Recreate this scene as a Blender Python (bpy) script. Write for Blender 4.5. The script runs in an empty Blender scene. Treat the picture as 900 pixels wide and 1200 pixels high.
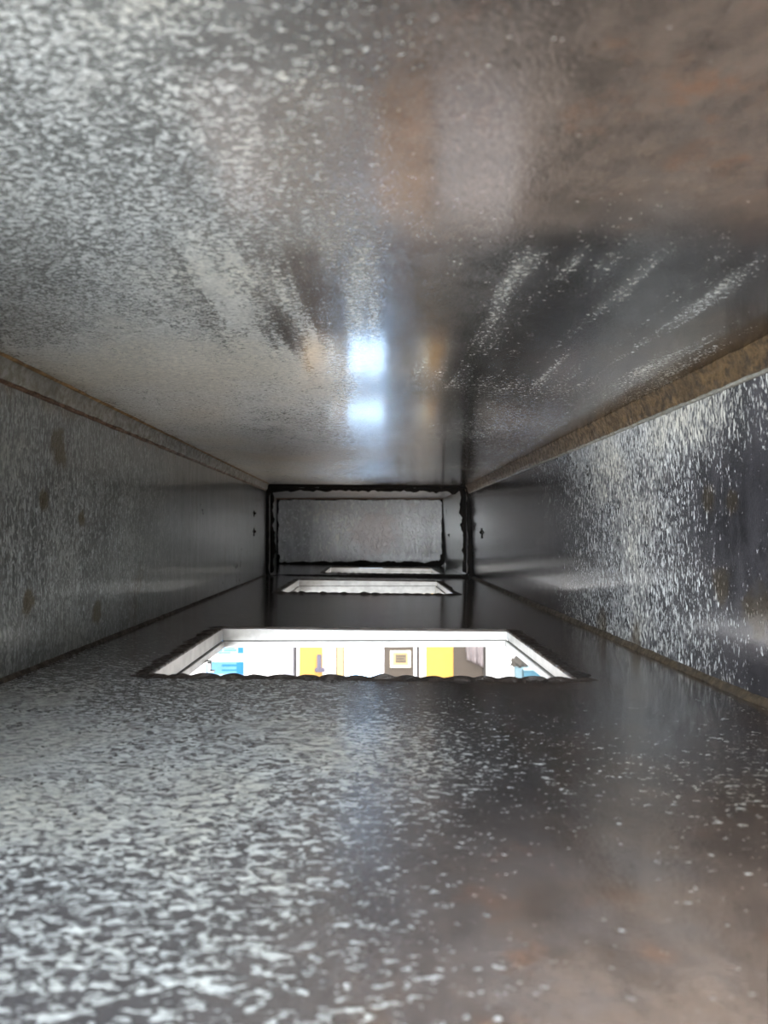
import bpy, bmesh, math, random
from mathutils import Vector, Matrix, noise
random.seed(7)
S = bpy.context.scene
COL = S.collection
Z0 = 1.75                      # height of the camera (and of the duct's axis) above the room floor

# ------------------------------------------------------------------ camera
F = 870.0                      # focal length in pixels of the 900x1200 frame
cam = bpy.data.cameras.new('camera')
cam.sensor_fit = 'VERTICAL'; cam.sensor_height = 24; cam.lens = F / 1200 * 24
cam.clip_start = 0.01; cam.clip_end = 60
co = bpy.data.objects.new('camera', cam); COL.objects.link(co)
co.location = (0, 0, Z0)
pitch = math.atan(25 / F); yaw = -math.atan(16 / F)
co.rotation_euler = (math.pi / 2 + pitch, 0, yaw)
cam.dof.use_dof = True; cam.dof.focus_distance = 0.75; cam.dof.aperture_fstop = 9
S.camera = co

# ------------------------------------------------------------------ world, lights, exposure
w = bpy.data.worlds.new('sky'); S.world = w; w.use_nodes = True
bg = w.node_tree.nodes['Background']
bg.inputs[0].default_value = (0.48, 0.70, 1.0, 1); bg.inputs[1].default_value = 19
S.view_settings.view_transform = 'Standard'; S.view_settings.look = 'None'
S.view_settings.gamma = 1; S.view_settings.use_curve_mapping = False
S.view_settings.exposure = 0.0

def area(name, loc, target, sx, sy, power, col):
    l = bpy.data.lights.new(name, 'AREA'); l.shape = 'RECTANGLE'; l.size = sx; l.size_y = sy
    l.energy = power; l.color = col
    o = bpy.data.objects.new(name, l); COL.objects.link(o); o.location = loc
    o.rotation_euler = (Vector(target) - Vector(loc)).to_track_quat('-Z', 'Y').to_euler()
    return o
area('room_fill_light', (0.0, 3.4, 2.57), (0.0, 3.4, 0), 1.6, 0.6, 170, (1.0, 0.97, 0.93))  # added unseen lamp that brightens the far room
area('mouth_fill_light', (-0.55, -1.86, 1.78), (0.0, 0.3, Z0 - 0.1), 2.0, 1.3, 740, (0.90, 0.96, 1.0))  # added fill behind the camera, giving the daylight at the duct mouth

# ------------------------------------------------------------------ node helpers
class N:
    def __init__(s, name):
        s.m = bpy.data.materials.new(name); s.m.use_nodes = True
        s.t = s.m.node_tree; s.b = s.t.nodes['Principled BSDF']
        s._co = None
    def n(s, ty, **k):
        x = s.t.nodes.new(ty)
        for a, b in k.items(): setattr(x, a, b)
        return x
    def put(s, sock, v):
        if hasattr(v, 'links'): s.t.links.new(v, sock)
        else: sock.default_value = v
    def co(s):
        if s._co is None: s._co = s.n('ShaderNodeTexCoord').outputs['Object']
        return s._co
    def noise(s, scale, vec=(1, 1, 1), detail=2, rough=0.5, dist=0.0, off=(0, 0, 0)):
        mp = s.n('ShaderNodeMapping'); s.put(mp.inputs[0], s.co())
        mp.inputs['Scale'].default_value = vec; mp.inputs['Location'].default_value = off
        x = s.n('ShaderNodeTexNoise'); s.put(x.inputs['Vector'], mp.outputs[0])
        x.inputs['Scale'].default_value = scale; x.inputs['Detail'].default_value = detail
        x.inputs['Roughness'].default_value = rough; x.inputs['Distortion'].default_value = dist
        return x.outputs[0]
    def m2(s, op, a, b=0.0, c=None, clamp=False):
        x = s.n('ShaderNodeMath', operation=op, use_clamp=clamp)
        s.put(x.inputs[0], a); s.put(x.inputs[1], b)
        if c is not None: s.put(x.inputs[2], c)
        return x.outputs[0]
    def rng(s, v, a, b, c=0.0, d=1.0, smooth=True):
        x = s.n('ShaderNodeMapRange', interpolation_type='SMOOTHSTEP' if smooth else 'LINEAR')
        s.put(x.inputs['Value'], v)
        for k, q in zip(('From Min', 'From Max', 'To Min', 'To Max'), (a, b, c, d)): x.inputs[k].default_value = q
        return x.outputs[0]
    def mix(s, f, a, b):
        x = s.n('ShaderNodeMix', data_type='RGBA')
        s.put(x.inputs[0], f); s.put(x.inputs[6], a); s.put(x.inputs[7], b)
        return x.outputs[2]
    def xyz(s):
        x = s.n('ShaderNodeSeparateXYZ'); s.put(x.inputs[0], s.co()); return x.outputs
    def spot(s, c, r, nz):
        """ragged blot around point c with radius r (object space metres)"""
        x = s.n('ShaderNodeVectorMath', operation='SUBTRACT'); s.put(x.inputs[0], s.co()); x.inputs[1].default_value = c
        l = s.n('ShaderNodeVectorMath', operation='LENGTH'); s.put(l.inputs[0], x.outputs[0])
        d = s.m2('DIVIDE', l.outputs['Value'], r)
        return s.rng(s.m2('ADD', d, s.m2('MULTIPLY', s.m2('SUBTRACT', nz, 0.5), 2.2)), 0.55, 1.15, 1, 0)
    def bump(s, h, strength, dist, prev=None):
        x = s.n('ShaderNodeBump'); s.put(x.inputs['Height'], h)
        x.inputs['Strength'].default_value = strength; x.inputs['Distance'].default_value = dist
        if prev is not None: s.put(x.inputs['Normal'], prev)
        return x.outputs[0]

def C(r, g, b): return (r, g, b, 1)
def simple(name, col, rough=0.6, metal=0.0, var=0.12, scale=30, bump=0.0):
    k = N(name); nz = k.noise(scale, detail=4)
    k.put(k.b.inputs['Base Color'], k.mix(k.rng(nz, 0.3, 0.7), C(*col), C(*[c * (1 - var) for c in col])))
    k.b.inputs['Roughness'].default_value = rough; k.b.inputs['Metallic'].default_value = metal
    if bump: k.put(k.b.inputs['Normal'], k.bump(nz, bump, 0.002))
    return k.m

def steel(name, blob, vec, gx=(), base=(0.15, 0.15, 0.152), brown=(0.10, 0.068, 0.045), fleck=(0.50, 0.53, 0.53), film=None,
          bias=0.0, rough=0.2, spots=(), streak=None, bumpd=0.0008, browness=None, edge=None, metal=0.8, tan=None, lumps=0.3, dull=0.5, orange=None, blotch=None, wipe=None, spotmix=0.6, coat=0.5):
    """greasy duct steel: glossy dark film with fine pale matte flecks (bump highlights put into the colour); gx = (value0, value1, axis, bias0, bias1) shifts
    how densely the flecks cover; film = dull grey dried film that goes with dense flecks; tan = brown film near the mouth with reflected light painted in"""
    k = N(name); X = k.xyz()
    big = k.noise(7, vec=(1, 0.7, 1), detail=4, rough=0.6, off=(3, 1, 2))
    fine = k.noise(blob, vec=vec, detail=1.0, rough=0.5, dist=0.9)
    fine2 = k.noise(blob * 2.1, vec=vec, detail=1.5, off=(5, 5, 5))
    b = k.m2('ADD', k.m2('MULTIPLY', k.m2('SUBTRACT', big, 0.5), 0.30), bias)
    for (v0, v1, ax, b0, b1) in gx:
        b = k.m2('ADD', b, k.rng(X[ax], v0, v1, b0, b1))
    if wipe:
        wy0, wy1, amp = wipe
        wn = k.m2('SUBTRACT', k.noise(52, vec=(1, 0.07, 1), detail=3, rough=0.6, off=(4, 4, 4)), 0.5)
        reg = k.m2('MULTIPLY', k.rng(X[1], wy0, wy0 + .03, 0, 1), k.rng(X[1], wy1, wy1 + .15, 1, 0))
        reg = k.m2('MULTIPLY', reg, k.rng(X[0], -0.12, -0.04, 0, 1))
        b = k.m2('ADD', b, k.m2('MULTIPLY', k.m2('MULTIPLY', wn, amp), reg))
    mixn = k.m2('ADD', k.m2('MULTIPLY', fine, 0.72), k.m2('MULTIPLY', fine2, 0.28))
    mask = k.rng(k.m2('ADD', mixn, b), 0.49, 0.61)
    dens = k.rng(b, -0.16, 0.10)                       # 0 bare glossy film .. 1 fully dulled
    bn = k.noise(7, detail=6, rough=0.7, off=(9, 2, 4))
    if browness:
        ax, v0, v1, a0, a1 = browness
        bn = k.m2('ADD', bn, k.rng(X[ax], v0, v1, a0, a1))
    br = k.rng(bn, 0.45, 0.66)
    mott = k.noise(60, vec=(1, 0.8, 1), detail=5, rough=0.7)
    dark = C(*[c * 0.45 for c in base])
    fcol = C(*(film or [c * 1.5 for c in base]))
    col = k.mix(k.rng(mott, 0.3, 0.72), dark, C(*base))
    col = k.mix(k.m2('MULTIPLY', dens, 0.8), col, fcol)
    col = k.mix(k.m2('MULTIPLY', br, 0.85), col, k.mix(k.rng(mott, 0.35, 0.7), C(*[c * 0.5 for c in brown]), C(*brown)))
    matte = k.m2('MULTIPLY', dens, dull)
    if tan:  # brown film; light from the mouth and opening is put into its colour
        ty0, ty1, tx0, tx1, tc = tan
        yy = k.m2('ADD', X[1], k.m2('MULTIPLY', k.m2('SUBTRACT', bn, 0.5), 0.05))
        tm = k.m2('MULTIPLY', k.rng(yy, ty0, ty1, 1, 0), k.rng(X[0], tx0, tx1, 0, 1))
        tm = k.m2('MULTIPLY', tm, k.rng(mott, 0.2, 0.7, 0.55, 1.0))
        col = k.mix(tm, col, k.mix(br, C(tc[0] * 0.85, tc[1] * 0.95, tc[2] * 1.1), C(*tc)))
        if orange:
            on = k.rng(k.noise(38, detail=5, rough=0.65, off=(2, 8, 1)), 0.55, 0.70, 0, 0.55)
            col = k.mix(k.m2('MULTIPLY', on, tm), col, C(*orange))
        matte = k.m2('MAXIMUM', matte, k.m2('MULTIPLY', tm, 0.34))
    if streak:
        st = k.noise(streak[0], vec=streak[1], detail=4, rough=0.6)
        col = k.mix(k.rng(st, 0.42, 0.72, 0, 0.35), col, C(*[min(1, c * 2.0) for c in base]))
    tone = k.noise(blob * 0.8, vec=vec, detail=2, off=(1, 7, 3))
    dcol = k.mix(k.rng(big, 0.42, 0.66), C(*fleck), C(fleck[0] * 0.93, fleck[1] * 0.87, fleck[2] * 0.76))
    dcol = k.mix(k.rng(tone, 0.35, 0.65, 0.0, 0.6), dcol, C(*[c * 0.42 for c in fleck]))
    col = k.mix(k.m2('MULTIPLY', mask, 0.9), col, dcol)  # pale flecks carry the lit highlights of the bumps as colour
    if spots:
        nz = k.noise(55, detail=4, rough=0.65); acc = None
        for c, r in spots:
            q = k.spot(c, r, nz); acc = q if acc is None else k.m2('MAXIMUM', acc, q)
        col = k.mix(k.m2('MULTIPLY', acc, spotmix), col, C(0.085, 0.062, 0.03))
    if blotch:
        q = k.spot(blotch[0], blotch[1], k.noise(30, detail=5, rough=0.7))
        col = k.mix(k.m2('MULTIPLY', q, 0.45), col, C(*blotch[2]))
    if edge:
        for (ax, v0, v1) in edge:
            e = k.rng(k.m2('ADD', X[ax], k.m2('MULTIPLY', k.m2('SUBTRACT', k.noise(30, detail=4), 0.5), 0.05)), v0, v1, 0, 0.6)
            col = k.mix(e, col, C(0.15, 0.095, 0.04))
    k.put(k.b.inputs['Base Color'], col)
    mt = k.m2('MAXIMUM', mask, matte)
    k.put(k.b.inputs['Metallic'], k.rng(mt, 0, 1, metal, 0.15, False))
    rr = k.m2('ADD', k.rng(mt, 0, 1, rough, 0.42, False), k.m2('MULTIPLY', k.m2('SUBTRACT', mott, 0.5), 0.10))
    k.put(k.b.inputs['Roughness'], rr)
    k.b.inputs['Coat Weight'].default_value = coat; k.b.inputs['Coat Roughness'].default_value = 0.12
    n1 = k.bump(k.noise(14, detail=1), lumps, 0.004)
    k.put(k.b.inputs['Normal'], k.bump(k.m2('ADD', mask, k.m2('MULTIPLY', fine2, 0.5)), 0.6, bumpd, n1))
    return k.m

def crud(name, a, b, rough=0.35, bump=0.7, scale=120):
    k = N(name); nz = k.noise(scale, detail=6, rough=0.7); n2 = k.noise(scale * 0.2, detail=3)
    col = k.mix(k.rng(nz, 0.35, 0.65), C(*a), C(*b))
    col = k.mix(k.rng(n2, 0.35, 0.7, 0, 0.6), col, C(*[c * 0.4 for c in a]))
    k.put(k.b.inputs['Base Color'], col); k.put(k.b.inputs['Roughness'], k.rng(nz, 0.3, 0.7, rough, rough + 0.35))
    k.put(k.b.inputs['Normal'], k.bump(nz, bump, 0.002))
    return k.m

M = {}
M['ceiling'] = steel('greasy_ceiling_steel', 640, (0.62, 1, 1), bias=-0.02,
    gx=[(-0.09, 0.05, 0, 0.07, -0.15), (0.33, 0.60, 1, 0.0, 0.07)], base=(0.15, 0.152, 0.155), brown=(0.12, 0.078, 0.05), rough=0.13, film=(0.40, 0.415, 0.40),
    fleck=(0.80, 0.83, 0.83), browness=(0, -0.05, 0.20, -0.22, 0.10), tan=(0.25, 0.31, -0.02, 0.09, (0.42, 0.29, 0.20)), orange=(0.46, 0.22, 0.11), edge=[(0, -0.225, -0.262), (0, 0.222, 0.248)], wipe=(0.29, 0.50, 0.9))
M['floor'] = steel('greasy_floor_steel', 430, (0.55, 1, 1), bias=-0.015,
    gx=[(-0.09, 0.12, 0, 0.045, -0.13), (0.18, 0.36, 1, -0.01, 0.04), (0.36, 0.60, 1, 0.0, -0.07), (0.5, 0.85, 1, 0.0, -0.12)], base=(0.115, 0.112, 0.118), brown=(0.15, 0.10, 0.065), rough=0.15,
    film=(0.16, 0.155, 0.17), fleck=(0.60, 0.65, 0.67), browness=(0, -0.06, 0.14, -0.16, 0.12), tan=(0.15, 0.36, -0.06, 0.05, (0.42, 0.32, 0.26)), orange=(0.42, 0.20, 0.10), coat=0.7)
M['left'] = steel('dull_side_steel', 430, (1, 1, 0.36), bias=0.02, gx=[(0.7, 1.2, 1, 0.0, -0.10)],
    base=(0.14, 0.145, 0.14), film=(0.15, 0.155, 0.15), fleck=(0.36, 0.385, 0.38), rough=0.28, streak=(90, (1, 1, 0.06)),
    spots=[((-0.255, 0.61, 0.070), 0.017), ((-0.255, 0.585, 0.026), 0.010), ((-0.255, 0.66, 0.012), 0.008),
           ((-0.255, 0.56, -0.050), 0.012), ((-0.255, 0.70, -0.072), 0.013)], edge=[(2, 0.095, 0.12)], browness=(1, 0, 1, -0.12, -0.12), spotmix=0.9)
M['right'] = steel('dripped_side_steel', 500, (1, 1, 0.30), bias=-0.015,
    gx=[(0.44, 0.62, 1, -0.10, 0.02), (0.70, 1.25, 1, 0.0, -0.22), (0.03, 0.10, 2, 0.0, 0.07)],
    base=(0.10, 0.095, 0.108), film=(0.11, 0.115, 0.12), fleck=(0.58, 0.60, 0.61), rough=0.20, streak=(90, (1, 1, 0.06)),
    spots=[((0.247, 0.535, 0.0245), 0.012), ((0.247, 0.50, 0.022), 0.009), ((0.248, 0.523, -0.035), 0.015),
           ((0.248, 0.475, -0.050), 0.020), ((0.25, 0.80, -0.10), 0.02), ((0.25, 0.70, -0.105), 0.02)], browness=(1, 0, 1, -0.12, -0.12))
M['end'] = steel('end_plate_steel', 110, (1, 1, 0.6), bias=0.01, base=(0.26, 0.26, 0.27), fleck=(0.42, 0.42, 0.43), film=(0.30, 0.30, 0.31), rough=0.38,
    metal=0.35, brown=(0.24, 0.19, 0.16), streak=(40, (1, 1, 0.15)), browness=(1, 0, 3, -0.06, -0.06), blotch=((0.01, 2.5, 0.0), 0.085, (0.20, 0.13, 0.11)))
M['rust'] = crud('rusty_seam', (0.10, 0.062, 0.028), (0.012, 0.008, 0.005), 0.35, 1.0, 150)
M['orange_rust'] = crud('orange_rust', (0.26, 0.15, 0.05), (0.10, 0.06, 0.025), 0.5)
M['dark_seam'] = crud('dark_seam', (0.045, 0.032, 0.018), (0.018, 0.013, 0.009), 0.4)
M['pale_seam'] = crud('pale_seam', (0.20, 0.20, 0.185), (0.12, 0.105, 0.075), 0.35, 0.4)
M['rust_dark'] = crud('dark_rust', (0.13, 0.06, 0.025), (0.05, 0.025, 0.015), 0.35)
M['black'] = crud('black_grease', (0.004, 0.0035, 0.003), (0.012, 0.009, 0.007), 0.5, 0.6, 90)
M['black'].node_tree.nodes['Principled BSDF'].inputs['Specular IOR Level'].default_value = 0.12
M['cut'] = crud('burnt_cut_edge', (0.006, 0.004, 0.003), (0.018, 0.010, 0.006), 0.28, 1.0, 220)
M['white_paint'] = simple('white_frame_paint', (0.34, 0.335, 0.322), 0.4, 0, 0.30, 60, 0.15)
M['gap'] = simple('dark_joint_gap', (0.05, 0.045, 0.04), 0.7)  # plain dark strip along the frame joint
M['zinc'] = simple('zinc_strip', (0.16, 0.155, 0.15), 0.35, 0.7, 0.3, 80)
M['outer'] = simple('outer_sheet', (0.42, 0.42, 0.41), 0.5, 0.3)
M['wall'] = simple('white_wall', (0.86, 0.86, 0.86), 0.8, 0, 0.03, 8, 0.05)
M['room_floor'] = simple('tan_floor', (0.34, 0.28, 0.23), 0.45, 0, 0.3, 6)
M['taupe'] = simple('taupe_board', (0.065, 0.050, 0.038), 0.6, 0, 0.15, 12)
M['yellow'] = simple('yellow_board', (0.50, 0.27, 0.05), 0.55, 0, 0.08, 12)
M['pale_yellow'] = simple('pale_yellow_board', (0.50, 0.37, 0.16), 0.55, 0, 0.1, 20)
M['lavender'] = simple('lavender_grey_paint', (0.28, 0.275, 0.31), 0.5, 0, 0.05)
M['dark'] = simple('dark_strip', (0.03, 0.025, 0.03), 0.5)
M['cream'] = simple('cream_paint', (0.80, 0.74, 0.58), 0.5, 0, 0.06)
M['paper'] = simple('white_paper', (0.88, 0.88, 0.88), 0.7, 0, 0.02)
M['tan_paper'] = simple('tan_paper', (0.16, 0.125, 0.085), 0.7, 0, 0.15, 60)
M['blue'] = simple('blue_print', (0.0, 0.14, 0.36), 0.6, 0, 0.1)
M['light_blue'] = simple('light_blue_print', (0.09, 0.25, 0.55), 0.6, 0, 0.1)
M['sky_blue'] = simple('sky_blue_plastic', (0.13, 0.32, 0.44), 0.4, 0, 0.1)
M['pale_blue'] = simple('pale_blue_plastic', (0.32, 0.48, 0.55), 0.4, 0, 0.1)
M['grey'] = simple('purple_grey_metal', (0.10, 0.09, 0.13), 0.4, 0.3)
M['cloth_grey'] = simple('grey_cloth', (0.06, 0.055, 0.05), 0.9)
M['towel'] = simple('pinkish_towel', (0.42, 0.37, 0.38), 0.9, 0, 0.12, 40, 0.3)
M['wood'] = simple('orange_wood', (0.78, 0.47, 0.26), 0.45, 0, 0.25, 14)
M['white_box'] = simple('white_enamel', (0.78, 0.77, 0.80), 0.4, 0, 0.04)
M['pink'] = simple('pinkish_board', (0.62, 0.50, 0.47), 0.6, 0, 0.08)

# ------------------------------------------------------------------ mesh helpers
def link(name, bm, mat, parent=None, loc=None, smooth=False):
    me = bpy.data.meshes.new(name)
    bmesh.ops.recalc_face_normals(bm, faces=bm.faces)
    if smooth:
        for f in bm.faces: f.smooth = True
    bm.to_mesh(me); bm.free(); me.materials.append(mat)
    o = bpy.data.objects.new(name, me); COL.objects.link(o)
    if parent is not None: o.parent = parent
    o.location = loc if loc is not None else (0, 0, 0)
    return o
def struct(o): o['kind'] = 'structure'; return o
def tag(o, label, cat, group=None):
    o['label'] = label; o['category'] = cat
    if group: o['group'] = group
    return o
def empty(name, loc, label, cat, group=None):
    o = bpy.data.objects.new(name, None); COL.objects.link(o); o.location = loc; o.empty_display_size = 0.05
    return tag(o, label, cat, group)
def box(bm, x0, x1, y0, y1, z0, z1, bev=0.0):
    g = bmesh.ops.create_cube(bm, size=1)
    for v in g['verts']:
        v.co = Vector((x0 + (v.co.x + .5) * (x1 - x0), y0 + (v.co.y + .5) * (y1 - y0), z0 + (v.co.z + .5) * (z1 - z0)))
    if bev:
        es = {e for v in g['verts'] for e in v.link_edges}
        bmesh.ops.bevel(bm, geom=list(es), offset=bev, segments=2, affect='EDGES')
def bx(*a, bev=0.0):
    bm = bmesh.new(); box(bm, *a, bev=bev); return bm
DL = (0, 0, Z0)                # duct frame origin = the camera's place, so duct meshes are in metres from it

def sweep(path, sect, closed=True):
    """path: list of (point, u, v) frames; sect(i) -> list of (a,b) offsets along u and v"""
    bm = bmesh.new(); rings = []
    for i, (p, u, v) in enumerate(path):
        rings.append([bm.verts.new(Vector(p) + Vector(u) * a + Vector(v) * b) for a, b in sect(i)])
    n = len(rings); m = len(rings[0])
    for i in range(n if closed else n - 1):
        A, B = rings[i], rings[(i + 1) % n]
        for j in range(m): bm.faces.new((A[j], A[(j + 1) % m], B[(j + 1) % m], B[j]))
    if not closed: bm.faces.new(rings[0]); bm.faces.new(list(reversed(rings[-1])))
    return bm

XL, XTR, XBR = -0.255, 0.2425, 0.251
ZTL, ZTR = 0.121, 0.117
def zf(x): return -0.1063 - 0.01285 * x
def zc(x): return ZTL + (ZTR - ZTL) * (x - XL) / (XTR - XL)
Y0, YM, YE = 0.05, 1.86, 2.50
XL2 = -0.313
T = 0.002
HOLES = [(-0.164, 0.153, 0.546, 0.832), (-0.162, 0.150, 1.305, 1.690), (-0.124, 0.190, 1.965, 2.32)]

# ------------------------------------------------------------------ duct shell (setting)
def plate():
    bm = bmesh.new()
    xs = sorted({XL2 - .004, XL - .004, XBR + .004, *[h[0] for h in HOLES], *[h[1] for h in HOLES]})
    ys = sorted({Y0, YM, YE + .004, *[h[2] for h in HOLES], *[h[3] for h in HOLES]})
    def solid(i, j):
        if not (0 <= i < len(xs) - 1 and 0 <= j < len(ys) - 1): return False
        cx = (xs[i] + xs[i + 1]) / 2; cy = (ys[j] + ys[j + 1]) / 2
        if cx < XL - .004 and cy < YM: return False
        return not any(h[0] < cx < h[1] and h[2] < cy < h[3] for h in HOLES)
    V = {}
    def v(i, j, k):
        if (i, j, k) not in V: V[i, j, k] = bm.verts.new((xs[i], ys[j], zf(xs[i]) - (0 if k else T)))
        return V[i, j, k]
    for i in range(len(xs) - 1):
        for j in range(len(ys) - 1):
            if not solid(i, j): continue
            bm.faces.new([v(i, j, 1), v(i + 1, j, 1), v(i + 1, j + 1, 1), v(i, j + 1, 1)])
            bm.faces.new([v(i, j, 0), v(i, j + 1, 0), v(i + 1, j + 1, 0), v(i + 1, j, 0)])
            for di, dj, a, b in ((-1, 0, (i, j), (i, j + 1)), (1, 0, (i + 1, j), (i + 1, j + 1)), (0, -1, (i, j), (i + 1, j)), (0, 1, (i, j + 1), (i + 1, j + 1))):
                if not solid(i + di, j + dj): bm.faces.new([v(*a, 0), v(*b, 0), v(*b, 1), v(*a, 1)])
    return bm
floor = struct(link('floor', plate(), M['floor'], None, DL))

def slab(quad, normal, t, y0, y1):
    """a sheet between two cross-section points (x,z), extruded along y, thickness t along normal"""
    bm = bmesh.new(); (ax, az), (bx_, bz) = quad; nx, nz = normal
    vs = [bm.verts.new(p) for p in ((ax, y0, az), (bx_, y0, bz), (bx_ + nx * t, y0, bz + nz * t), (ax + nx * t, y0, az + nz * t),
                                    (ax, y1, az), (bx_, y1, bz), (bx_ + nx * t, y1, bz + nz * t), (ax + nx * t, y1, az + nz * t))]
    for f in ((0, 1, 2, 3), (7, 6, 5, 4), (0, 4, 5, 1), (1, 5, 6, 2), (2, 6, 7, 3), (3, 7, 4, 0)): bm.faces.new([vs[k] for k in f])
    return bm
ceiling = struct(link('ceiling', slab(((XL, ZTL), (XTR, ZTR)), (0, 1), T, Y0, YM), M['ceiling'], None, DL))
wl = struct(link('wall_left', slab(((XL, zf(XL)), (XL, ZTL)), (-1, 0), T, Y0, YM), M['left'], None, DL))
wr = struct(link('wall_right', slab(((XBR, zf(XBR)), (XTR, ZTR)), (1, 0), T, Y0, YM), M['right'], None, DL))
zt2 = 0.117
link('end_section_ceiling', slab(((XL2, zt2), (XTR, zt2)), (0, 1), T, YM, YE), M['end'], ceiling)
link('end_section_wall', slab(((XL2, zf(XL2)), (XL2, zt2)), (-1, 0), T, YM, YE), M['left'], wl)
link('end_section_wall', slab(((XBR, zf(XBR)), (XTR, zt2)), (1, 0), T, YM, YE), M['left'], wr)
bm = bx(XL2 - T, XL, YM - .004, YM, zf(XL2) - T, zt2 + T)
link('step_plate', bm, M['black'], wl)
wb = struct(link('wall_back', bx(XL2, XBR, YE, YE + T, zf(0) - .01, zt2 + T), M['end'], None, DL))

# gunk fillets round the end plate, with rounded corners
def rect_path(x0, x1, z0, z1, y, r, n=16, per=60):
    pts = []
    cs = [((x1 - r), (z1 - r), 0), ((x0 + r), (z1 - r), 1), ((x0 + r), (z0 + r), 2), ((x1 - r), (z0 + r), 3)]
    for cx, cz, q in cs:
        for i in range(n + 1):
            a = (q + i / n) * math.pi / 2
            pts.append((cx + r * math.cos(a), cz + r * math.sin(a), math.cos(a), math.sin(a)))
        nx_, nz_, _ = cs[(q + 1) % 4]; a = (q + 1) * math.pi / 2
        sx, sz = pts[-1][0], pts[-1][1]; ex, ez = nx_ + r * math.cos(a), nz_ + r * math.sin(a)
        for i in range(1, per): f = i / per; pts.append((sx + (ex - sx) * f, sz + (ez - sz) * f, math.cos(a), math.sin(a)))
    return [((x, y, z), (-c, 0, -s), (0, 1, 0)) for x, z, c, s in pts]
def ragged_ring(x0, x1, z0, z1, y, r, ww, dd, seed, amp=0.5, fr=60, grow=None):
    P = rect_path(x0, x1, z0, z1, y, r)
    def sect(i):
        p = Vector(P[i][0]); k = 1 + amp * 1.6 * noise.noise(p * fr + Vector((seed, 0, 0))) + amp * 0.8 * noise.noise(p * fr * 3.1)
        if grow: k *= grow(p)
        a = max(0.0008, ww * k)
        return [(-0.006, -dd), (a * .7, -dd), (a, -dd * .4), (a, dd * .4), (a * .7, dd), (-0.006, dd)]
    return sweep(P, sect)
g = ragged_ring(XL2, XTR + .002, zf(0) + 0.0, zt2, YE - .006, .018, .003, .006, 3, .4, 40,
                lambda p: 3.6 if p.z < -0.07 else 1.5)
link('grease_fillet', g, M['black'], wb, None)
link('brown_seam', bx(XL2, XTR, YE - .03, YE - .004, zt2 - .0035, zt2 + .001), M['rust_dark'], wb)

# ------------------------------------------------------------------ corner seams (trim)
def bead(name, line, sectf, mat, y0, y1, n, parent=None):
    (x, z), (ux, uz), (vx, vz) = line
    P = []
    for i in range(n + 1):
        y = y0 + (y1 - y0) * (i / n) ** 1.3
        P.append(((x, y, z), (ux, 0, uz), (vx, 0, vz)))
    return link(name, sweep(P, lambda i: sectf(P[i][0][1]), False), mat, parent, DL if parent is None else None, True)
def nz(y, f, s): return noise.noise(Vector((y * f, s, 0.3)))
# left upper: folded strip with rusty edges above and below
l1 = bead('trim_1', ((XL, ZTL), (1, 0), (0, -1)),
     lambda y: [(-.001, -.002), (.006 + .0006 * nz(y, 40, 1), -.001), (.0072, .001), (.0048, .004), (.0036, .013), (.002 + .0008 * nz(y, 60, 2), .0150), (-.001, .0152)],
     M['pale_seam'], Y0, YM - .01, 260)
struct(l1)
bead('rust_line', ((XL, ZTL - .0152), (1, 0), (0, -1)),
     lambda y: [(-.001, -.001), (.0022 + .001 * nz(y, 70, 5), -.0008), (.0022 + .001 * nz(y, 70, 5), .0016 + .0010 * nz(y, 55, 6)), (-.001, .0026 + .0014 * nz(y, 45, 6))],
     M['rust_dark'], Y0, YM - .01, 260, l1)
bead('rust_line', ((XL + .0068, ZTL - .0004), (1, 0), (0, -1)),
     lambda y: [(-.001, -.0005), (.0026 + .0016 * nz(y, 50, 8), -.0005), (.002 + .0016 * nz(y, 50, 8), .0008), (-.001, .0014)],
     M['orange_rust'], Y0, YM - .01, 260, l1)
# right upper: lumpy brown sealant
l2 = bead('trim_2', ((XTR, ZTR), (-1, 0), (0, -1)),
     lambda y: [(-.001, -.002), (.008 + .0016 * nz(y, 60, 3), -.001), (.0085 + .002 * nz(y, 90, 4), .0012), (.0055 + .0016 * nz(y, 120, 5), .006 + .001 * nz(y, 80, 1)),
                (.0045 + .0015 * nz(y, 100, 6), .011), (.003 + .001 * nz(y, 90, 7), .0165 + .0015 * nz(y, 70, 8)), (-.001, .0175)],
     M['rust'], Y0, YM - .01, 420)
struct(l2)
bead('rust_line', ((XTR, ZTR - .0172), (-1, 0), (0, -1)),
     lambda y: [(-.001, -.001), (.0022, -.0008), (.002 + .0006 * nz(y, 70, 5), .0012 + .001 * nz(y, 55, 6)), (-.002, .002)],
     M['pale_seam'], Y0, YM - .01, 260, l2)
l3 = bead('trim_3', ((XL, zf(XL)), (1, 0), (0, 1)),
     lambda y: [(-.001, -.001), (.0035 + .0015 * nz(y, 45, 3), -.0006), (.0022, .0012), (.0012, .0025 + .001 * nz(y, 60, 4)), (-.001, .0035)],
     M['dark_seam'], Y0, YM - .01, 260)
struct(l3)
l4 = bead('trim_4', ((XBR, zf(XBR)), (-1, 0), (0, 1)),
     lambda y: [(-.001, -.001), (.0045 + .002 * nz(y, 45, 9), -.0006), (.0035, .0014), (.0018, .0040 + .0018 * nz(y, 60, 10)), (-.002, .006)],
     M['dark_seam'], Y0, YM - .01, 260)
struct(l4)

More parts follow.
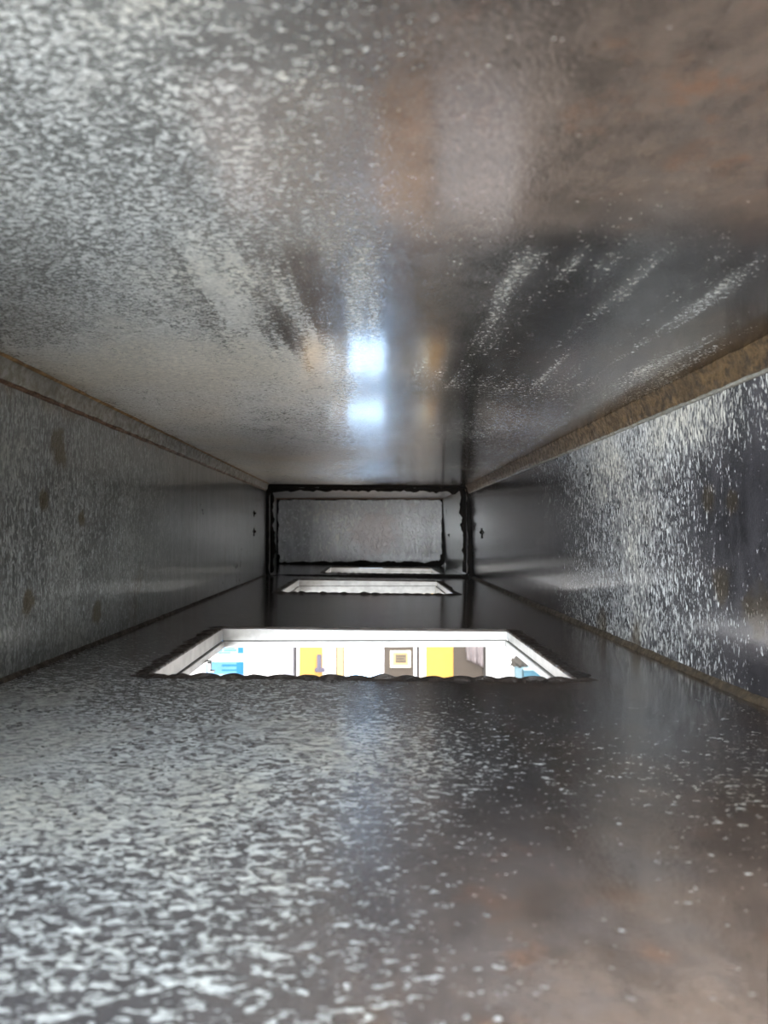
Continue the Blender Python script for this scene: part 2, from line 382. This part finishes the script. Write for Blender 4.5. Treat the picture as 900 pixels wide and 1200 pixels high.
# flecks of screw tips with dark smears on the side walls
def screw(parent, p, nx, s):
    bm = bmesh.new(); x, y, z = p
    box(bm, min(x, x + nx * .0012), max(x, x + nx * .0012), y - s * 1.6, y + s * 1.6, z - s * .22, z + s * .22)
    box(bm, min(x, x + nx * .0013), max(x, x + nx * .0013), y - s * .5, y + s * .5, z - s * 1.1, z + s * .8)
    bmesh.ops.create_cone(bm, cap_ends=True, segments=10, radius1=s * .6, radius2=s * .15, depth=.005,
                          matrix=Matrix.Translation((x + nx * .0025, y, z)) @ Matrix.Rotation(nx * math.pi / 2, 4, 'Y'))
    link('screw_tip', bm, M['black'], parent)
screw(wr, (.2468, 1.64, .002), -1, .012); screw(wl, (XL, 1.63, .004), 1, .009); screw(wl, (XL, 1.63, .044), 1, .007)
screw(wr, (.2468, 2.32, -.005), -1, .006)

# ------------------------------------------------------------------ flange joint (thing)
fl = empty('flange_joint', (0, 1.84, Z0 - .105), 'black greasy flange joint ringing the duct before the far end plate', 'flange')
def fpart(name, bm, mat):
    o = link(name, bm, mat, fl); o.location = (0, -1.84, .105); return o
fpart('front_ring', ragged_ring(XL + .001, XTR + .002, zf(0) + .001, .119, 1.822, .004, .0062, .004, 11, .3, 50, lambda p: 1.35 if p.z > .09 else .4 if p.z < -.1 else 1.0), M['black'])
fpart('zinc_band', ragged_ring(XL + .001, XTR + .002, zf(0) + .001, .119, 1.840, .004, .0060, .008, 14, .05, 20, lambda p: .1 if p.z < -.1 else 1.0), M['zinc'])
fpart('rear_ring', ragged_ring(XL + .0015, XTR + .001, zf(0) + .001, .118, 1.862, .005, .0125, .006, 17, .32, 45, lambda p: .2 if p.z < -.1 else 1.3 if p.x > .2 and p.z > .0 else 1.0), M['black'])

# ------------------------------------------------------------------ cut rims of the openings
def hole_path(h, per):
    x0, x1, y0, y1 = h; P = []
    cs = [((x0, y0), (x1, y0), (0, 1)), ((x1, y0), (x1, y1), (-1, 0)), ((x1, y1), (x0, y1), (0, -1)), ((x0, y1), (x0, y0), (1, 0))]
    for (a, b, nrm) in cs:
        for i in range(per):
            f = i / per; x = a[0] + (b[0] - a[0]) * f; y = a[1] + (b[1] - a[1]) * f
            if i == 0: continue
            P.append(((x, y, zf(x)), (nrm[0], nrm[1], 0), (0, 0, 1)))
    return P
def rim(h, per, seed, near_amp, out_side, out_near):
    P = hole_path(h, per)
    L = (h[1] - h[0])
    def sect(i):
        p = Vector(P[i][0]); u = P[i][1]
        a = noise.noise(p * 90 + Vector((seed, 0, 0))); b = noise.noise(p * 230 + Vector((0, seed, 0))); c = noise.noise(p * 40)
        if u[1] > .5:          # near side: row of scallops left by the cutting torch
            s = abs(math.sin((p.x + .006 * c) * math.pi / .0185)) ** .7
            hh = .0010 + near_amp * s * (0.75 + .5 * a); inn = .0022 + .0012 * s; out = out_near
        elif u[1] < -.5:
            hh = .0012 + .0007 * b; inn = .0012 + .0010 * a; out = .004
        else:
            hh = .0015 + .0012 * b + .0006 * a; inn = .0014 + .0014 * b; out = out_side * (1 + .5 * a + .4 * b)
        hh = max(hh, .0004); inn = max(inn, .0004); out = max(out, .002)
        return [(-out, -.0002), (-out * .6, hh * (.35 + .5 * b)), (-out * .25, hh * (.8 + .3 * a)), (inn * .5, hh * .8), (inn, 0), (inn * .6, -.0016), (-.0005, -.0019)]
    return sweep(P, sect)
r1 = link('cut_rim', rim(HOLES[0], 150, 1, .0030, .013, .006), M['cut'], floor)
link('cut_rim', rim(HOLES[1], 90, 2, .0032, .012, .006), M['cut'], floor)
link('cut_rim', rim(HOLES[2], 90, 3, .0022, .010, .006), M['cut'], floor)

# ------------------------------------------------------------------ white frames below the openings (things)
def frame(h, label, clip=False, dz=0.0):
    x0, x1, y0, y1 = h; cx, cy = (x0 + x1) / 2, (y0 + y1) / 2
    zb = -.127 - dz
    e = empty('opening_frame', (cx, cy, Z0 + zb), label, 'frame', 'white frames under the duct openings')
    def part(name, bm, mat=M['white_paint'], par=None):
        o = link(name, bm, mat, par or e)
        o.location = (-cx, -cy, -zb) if par is None else (0, 0, 0); return o
    W = .003
    for (a, b, c, d, z1) in ((x0 - W, x0 - .0004, y0 - W, y1 + W, -.1074), (x1 + .0004, x1 + W, y0 - W, y1 + W, -.1112), (x0, x1, y1 + .0006, y1 + W, -.1068), (x0, x1, y0 - W, y0 - .0006, -.1068)):
        bm = bx(a, b, c, d, -.1190, z1)
        for v in bm.verts:
            if v.co.z > -.115: v.co.z = zf(v.co.x) - T - .0002
        part('frame_side', bm)
    i = .0012
    bm = bmesh.new(); i = -.004
    for (a, b, c, d) in ((x0 - W, x0 + i * .2, y0, y1), (x1 - i * .2, x1 + W, y0, y1), (x0, x1, y1 - i * .2, y1 + W), (x0, x1, y0 - W, y0)):
        box(bm, a, b, c, d, -.1202, -.1190)
    part('joint_gap', bm, M['gap'])
    for (a, b, c, d) in ((x0 - W, x0 + .002, y0 - W, y1 + W), (x1 - .002, x1 + W, y0 - W, y1 + W), (x0 + .002, x1 - .002, y1 - .0005, y1 + W), (x0, x1, y0 - W, y0)):
        part('lower_flange', bx(a, b, c, d, zb, -.1202, bev=.0004))
    if clip:
        bm = bmesh.new()
        box(bm, x0 + .002, x0 + .007, .735, .742, -.1275, -.1255); box(bm, x0 + .0045, x0 + .007, .735, .742, -.1350, -.1260); box(bm, x0 + .0045, x0 + .0105, .735, .742, -.1365, -.1350)
        part('hook_clip', bm, M['zinc'])
    return e
frame(HOLES[0], 'white painted frame lining the nearest and largest opening in the duct floor', True)
frame(HOLES[1], 'white frame lining the middle opening, just before the black flange joint', dz=.010)
frame(HOLES[2], 'white frame lining the small farthest opening, beyond the black flange joint', dz=.006)

# ------------------------------------------------------------------ room below and beyond
RX, RY0, RY1, RH = 2.3, -1.9, 5.0, 2.6
def px(x, Y=RY1): return (x - 434) / F * Y
def pz(y, Y=RY1): return Z0 - (y - 625) / F * Y
struct(link('floor', bx(-RX, RX, RY0, RY1 + .1, -.05, 0), M['room_floor']))
struct(link('ceiling', bx(-RX, RX, RY0, RY1 + .1, RH, RH + .05), M['wall']))
struct(link('wall_left', bx(-RX - .1, -RX, RY0, RY1 + .1, 0, RH), M['wall']))
struct(link('wall_right', bx(RX, RX + .1, RY0, RY1 + .1, 0, RH), M['wall']))
struct(link('wall_front', bx(-RX, RX, RY0 - .1, RY0, 0, RH), M['wall']))
wx0, wx1, wz0, wz1 = px(404), px(450), 0.12, 2.2
bm = bmesh.new()
box(bm, -RX, wx0, RY1, RY1 + .1, 0, RH); box(bm, wx1, RX, RY1, RY1 + .1, 0, RH)
box(bm, wx0, wx1, RY1, RY1 + .1, 0, wz0); box(bm, wx0, wx1, RY1, RY1 + .1, wz1, RH)
struct(link('wall_far', bm, M['wall']))
# unseen window frame added round the fill light behind the camera
bm = bmesh.new()
for a in ((-1.61, -1.55, 1.07, 2.49), (.45, .51, 1.07, 2.49), (-1.55, .45, 1.07, 1.12), (-1.55, .45, 2.44, 2.49)):
    box(bm, a[0], a[1], RY0, RY0 + .03, a[2], a[3])
struct(link('fill_light_frame', bm, M['white_box']))
# tall narrow window between the panels
bm = bmesh.new()
for a in ((wx0 - .0, wx0 + .012, wz0, wz1), (wx1 - .012, wx1, wz0, wz1), (wx0 + .012, wx1 - .012, wz0, wz0 + .03), (wx0 + .012, wx1 - .012, wz1 - .03, wz1)):
    box(bm, a[0], a[1], RY1 + .02, RY1 + .06, a[2], a[3])
win = struct(link('window_1', bm, M['white_box']))
k = N('window_glass'); k.b.inputs['Transmission Weight'].default_value = 1; k.b.inputs['Roughness'].default_value = 0; k.b.inputs['IOR'].default_value = 1.02
link('pane', bx(wx0 + .012, wx1 - .012, RY1 + .036, RY1 + .040, wz0 + .03, wz1 - .03), k.m, win)

yb = RY1
def panel(a, b, mat, th, label, z0=0.0, z1=2.3, name='wall_panel', cat='panel'):
    return tag(link(name, bx(px(a), px(b), yb - th, yb - .001, z0, z1, bev=.002), mat), label, cat)
panel(334, 345.3, M['lavender'], .03, 'pale lavender-grey upright post beside the left yellow board', name='door_post', cat='post')
panel(345.8, 348.4, M['dark'], .02, 'thin dark upright strip left of the left yellow board', name='edge_strip', cat='strip')
dr = tag(link('wall_panel', bx(px(352), px(378.5), yb - .025, yb - .001, 0, 2.3, bev=.002), M['yellow']), 'amber yellow board with a grey handle, left of the narrow window', 'panel')
bm = bmesh.new()
box(bm, px(372.5), px(377.5), yb - .05, yb - .026, pz(784), pz(765), bev=.004)
box(bm, px(370), px(382), yb - .055, yb - .035, pz(785), pz(780), bev=.006)
link('handle', bm, M['grey'], dr)
pp = panel(394.5, 404, M['pale_yellow'], .03, 'narrow pale yellow upright with dark edges left of the bright window', name='window_jamb', cat='jamb')
for a, b in ((394.2, 395.4), (402.8, 404.0)): link('dark_edge', bx(px(a), px(b), yb - .032, yb - .028, 0, 2.3), M['cloth_grey'], pp)
panel(450, 484, M['taupe'], .02, 'taupe board behind the small framed notice, right of the bright window')
panel(488, 491, M['dark'], .02, 'thin black upright strip between the taupe board and the right yellow board', name='edge_strip', cat='strip')
panel(491, 498.8, M['cream'], .03, 'cream upright strip against the left edge of the wide yellow board', name='door_post', cat='post')
panel(499, 530.5, M['yellow'], .025, 'wide amber yellow board to the right of the framed notice')
panel(530.5, 565, M['taupe'], .02, 'taupe board behind the hanging pinkish white towel')
panel(565, 568.3, M['cloth_grey'], .03, 'dark grey upright strip at the right edge of the towel board', name='edge_strip', cat='strip')

# framed notice
cxn = px(469); nt = empty('framed_notice', (cxn, yb - .021, pz(780)), 'small cream-framed notice with tan lettered sheet hanging on the taupe board', 'notice')
def np_(name, bm, mat): o = link(name, bm, mat, nt); o.location = (-cxn, -(yb - .021), -pz(780)); return o
bm = bmesh.new(); a, b, c, d = px(457), px(481), pz(780.5), pz(761)
for q in ((a, b, c, c + .014), (a, b, d - .014, d), (a, a + .018, c + .014, d - .014), (b - .018, b, c + .014, d - .014)): box(bm, q[0], q[1], yb - .036, yb - .021, q[2], q[3], bev=.002)
np_('frame', bm, M['cream'])
np_('sheet', bx(a + .016, b - .016, yb - .026, yb - .022, c + .012, d - .012), M['pale_yellow'])
bm = bmesh.new()
box(bm, a + .035, b - .03, yb - .0275, yb - .026, c + .030, d - .026)
np_('printed_block', bm, M['tan_paper'])
bm = bmesh.new()
for i in range(3): box(bm, a + .042, b - .037 - .008 * (i % 2), yb - .0285, yb - .0275, c + .037 + i * .018, c + .042 + i * .018)
np_('text_line', bm, M['cloth_grey'])

# posters on the left
def poster(x0, x1, ya, yb_, label, bars, ground):
    cx = (px(x0) + px(x1)) / 2
    e = empty('poster', (cx, yb, pz(yb_)), label, 'poster')
    def pt(n, bm, m): o = link(n, bm, m, e); o.location = (-cx, -yb, -pz(yb_))
    pt('sheet', bx(px(x0), px(x1), yb - .006, yb - .001, pz(yb_), pz(ya)), ground)
    for i, (q0, q1, r0, r1, m) in enumerate(bars):
        pt('printed_shape', bx(px(q0), px(q1), yb - .0075 - i * .0002, yb - .006, pz(r1), pz(r0)), m)
poster(244, 287.5, 740, 765, 'white poster with blue lettering and a blue corner, above the other poster',
       [(280.5, 286.8, 755, 764, M['blue']), (252, 258, 756.8, 758.6, M['light_blue']), (260, 277, 756.8, 758.6, M['light_blue']), (250, 262, 759.6, 761.6, M['blue']), (264, 279, 759.6, 761.6, M['light_blue']), (247, 256, 762.8, 764.3, M['blue']), (258, 272, 762.8, 764.3, M['light_blue']), (246, 286.8, 742, 754, M['light_blue'])], M['pale_blue'])
poster(244, 287.5, 774, 806, 'light blue poster with darker blue arrow shapes, below the white poster',
       [(262, 286.5, 777, 779.3, M['blue']), (268, 286.5, 777, 779.3, M['blue']), (279, 286.8, 774.3, 787.8, M['blue']), (262, 286.5, 782.8, 784.5, M['blue']), (255, 280, 788, 790, M['pale_blue'])], M['light_blue'])

# pinkish towel hanging on the taupe board
bm = bmesh.new(); nx_, nz_ = 14, 10; g = []
for j in range(nz_ + 1):
    row = []
    for i in range(nx_ + 1):
        u, v = i / nx_, j / nz_
        x = px(543) + (px(565) - px(543)) * (u * (1 - .12 * v) + .12 * v)
        lowz = pz(771 + 9.5 * u)
        z = pz(742) + (lowz - pz(742)) * v
        row.append(bm.verts.new((x, yb - .045 - .012 * math.sin(u * 15) * (.4 + v), z)))
    g.append(row)
for j in range(nz_):
    for i in range(nx_): bm.faces.new((g[j][i], g[j][i + 1], g[j + 1][i + 1], g[j + 1][i]))
bmesh.ops.solidify(bm, geom=bm.faces[:], thickness=.006)
tag(link('towel', bm, M['towel'], smooth=True), 'pinkish white towel hanging in folds with a slanted hem on the taupe board', 'towel')

# low cupboard with blue tub and grey cloth
Yc = 4.6
ct = pz(812, Yc)
cb = empty('cupboard', ((px(590, Yc) + px(690, Yc)) / 2, 4.72, 0), 'low white cupboard under the blue tub, right side of the room', 'cupboard')
def cpart(n, bm, m, par=None):
    o = link(n, bm, m, par or cb)
    if par is None: o.location = -cb.location
    return o
a, b = px(590, Yc), px(690, Yc)
cpart('body', bx(a, b, 4.5, 4.96, .05, ct, bev=.004), M['white_box'])
cpart('plinth', bx(a + .02, b - .02, 4.53, 4.94, 0, .05), M['dark'])
for q0, q1 in ((a + .01, (a + b) / 2 - .003), ((a + b) / 2 + .003, b - .01)):
    d_ = cpart('door', bx(q0, q1, 4.482, 4.4995, .07, ct - .02, bev=.003), M['white_box'])
    link('knob', bx((a + b) / 2 + (-.035 if q0 < (a + b) / 2 - .02 else .02), (a + b) / 2 + (-.02 if q0 < (a + b) / 2 - .02 else .035), 4.468, 4.482, ct * .55, ct * .55 + .015, bev=.003), M['grey'], d_)
def tapered(x0, x1, y0, y1, z0, z1, t):
    bm = bmesh.new()
    lo = [bm.verts.new(p) for p in ((x0 + t, y0 + t, z0), (x1 - t, y0 + t, z0), (x1 - t, y1 - t, z0), (x0 + t, y1 - t, z0))]
    hi = [bm.verts.new(p) for p in ((x0, y0, z1), (x1, y0, z1), (x1, y1, z1), (x0, y1, z1))]
    bm.faces.new(lo); 
    for i in range(4): bm.faces.new((lo[i], lo[(i + 1) % 4], hi[(i + 1) % 4], hi[i]))
    bmesh.ops.solidify(bm, geom=bm.faces[:], thickness=.004)
    return bm
tb = empty('storage_tub', (px(622, Yc), 4.65, ct), 'sky blue plastic tub standing on the low white cupboard', 'tub')
def tpart(n, bm, m): o = link(n, bm, m, tb); o.location = -tb.location
tpart('body', tapered(px(612, Yc), px(640, Yc), 4.56, 4.78, ct, pz(783, Yc), .006), M['sky_blue'])
tpart('rim', bx(px(612, Yc) - .004, px(640, Yc) + .004, 4.552, 4.790, pz(784, Yc) , pz(782, Yc), bev=.002), M['pale_blue'])
tb2 = tag(link('storage_jar', tapered(px(603, Yc), px(611, Yc), 4.58, 4.63, ct, pz(782, Yc), .003), M['pale_blue']), 'pale blue jar standing just left of the sky blue tub', 'jar')
bm = bmesh.new()
bmesh.ops.create_icosphere(bm, subdivisions=4, radius=1)
for v in bm.verts:
    n_ = noise.noise(v.co * 2.3) * .5 + noise.noise(v.co * 5) * .25
    v.co = Vector((v.co.x * .05 * (1 + n_), v.co.y * .05 * (1 + n_), max(-.2, v.co.z) * .045 * (1 + n_ * 1.5)))
tag(link('cloth', bm, M['cloth_grey'], None, (px(612, Yc), 4.665, pz(782, Yc) + .009), True), 'crumpled dark grey cloth lying on the sky blue tub', 'cloth')

# unseen things on the room floor, forms invented for their patches in the duct ceiling
def cabinet(x0, x1, y0, y1, z1, body, name, label, cat, nd):
    e = empty(name, ((x0 + x1) / 2, (y0 + y1) / 2, 0), label, cat)
    def p(n, bm, m, par=None):
        o = link(n, bm, m, par or e)
        if par is None: o.location = -e.location
        return o
    p('body', bx(x0, x1, y0 + .018, y1, .06, z1 - .02, bev=.004), body)
    p('top', bx(x0 - .008, x1 + .008, y0, y1, z1 - .02, z1, bev=.004), body)
    for sx in (x0 + .02, x1 - .04):
        for sy in (y0 + .04, y1 - .06): p('leg', bx(sx, sx + .02, sy, sy + .02, 0, .06), M['dark'])
    hgt = (z1 - .02 - .08) / nd
    for i in range(nd):
        d_ = p('drawer', bx(x0 + .008, x1 - .008, y0 + .002, y0 + .018, .07 + i * hgt, .07 + (i + 1) * hgt - .008, bev=.003), body)
        link('handle', bx((x0 + x1) / 2 - .04, (x0 + x1) / 2 + .04, y0 - .012, y0 + .002, .07 + (i + .55) * hgt, .07 + (i + .55) * hgt + .012, bev=.003), M['grey'], d_)
cabinet(.25, .60, 3.0, 3.45, .79, M['white_box'], 'guessed_drawer_unit', 'light grey-white drawer unit, form invented for the patch mirrored in the duct ceiling above the openings', 'drawers', 3)
cabinet(.01, .225, 3.0, 3.4, .74, M['wood'], 'guessed_wooden_cabinet', 'orange-brown wooden cabinet, form invented for the patch mirrored in the duct ceiling beside the pale drawer unit', 'cabinet', 2)
cabinet(-.78, -.48, 3.0, 3.4, .78, M['pink'], 'guessed_pinkish_cabinet', 'pinkish cabinet, form invented for the faint patch mirrored in the left of the duct ceiling', 'cabinet', 2)
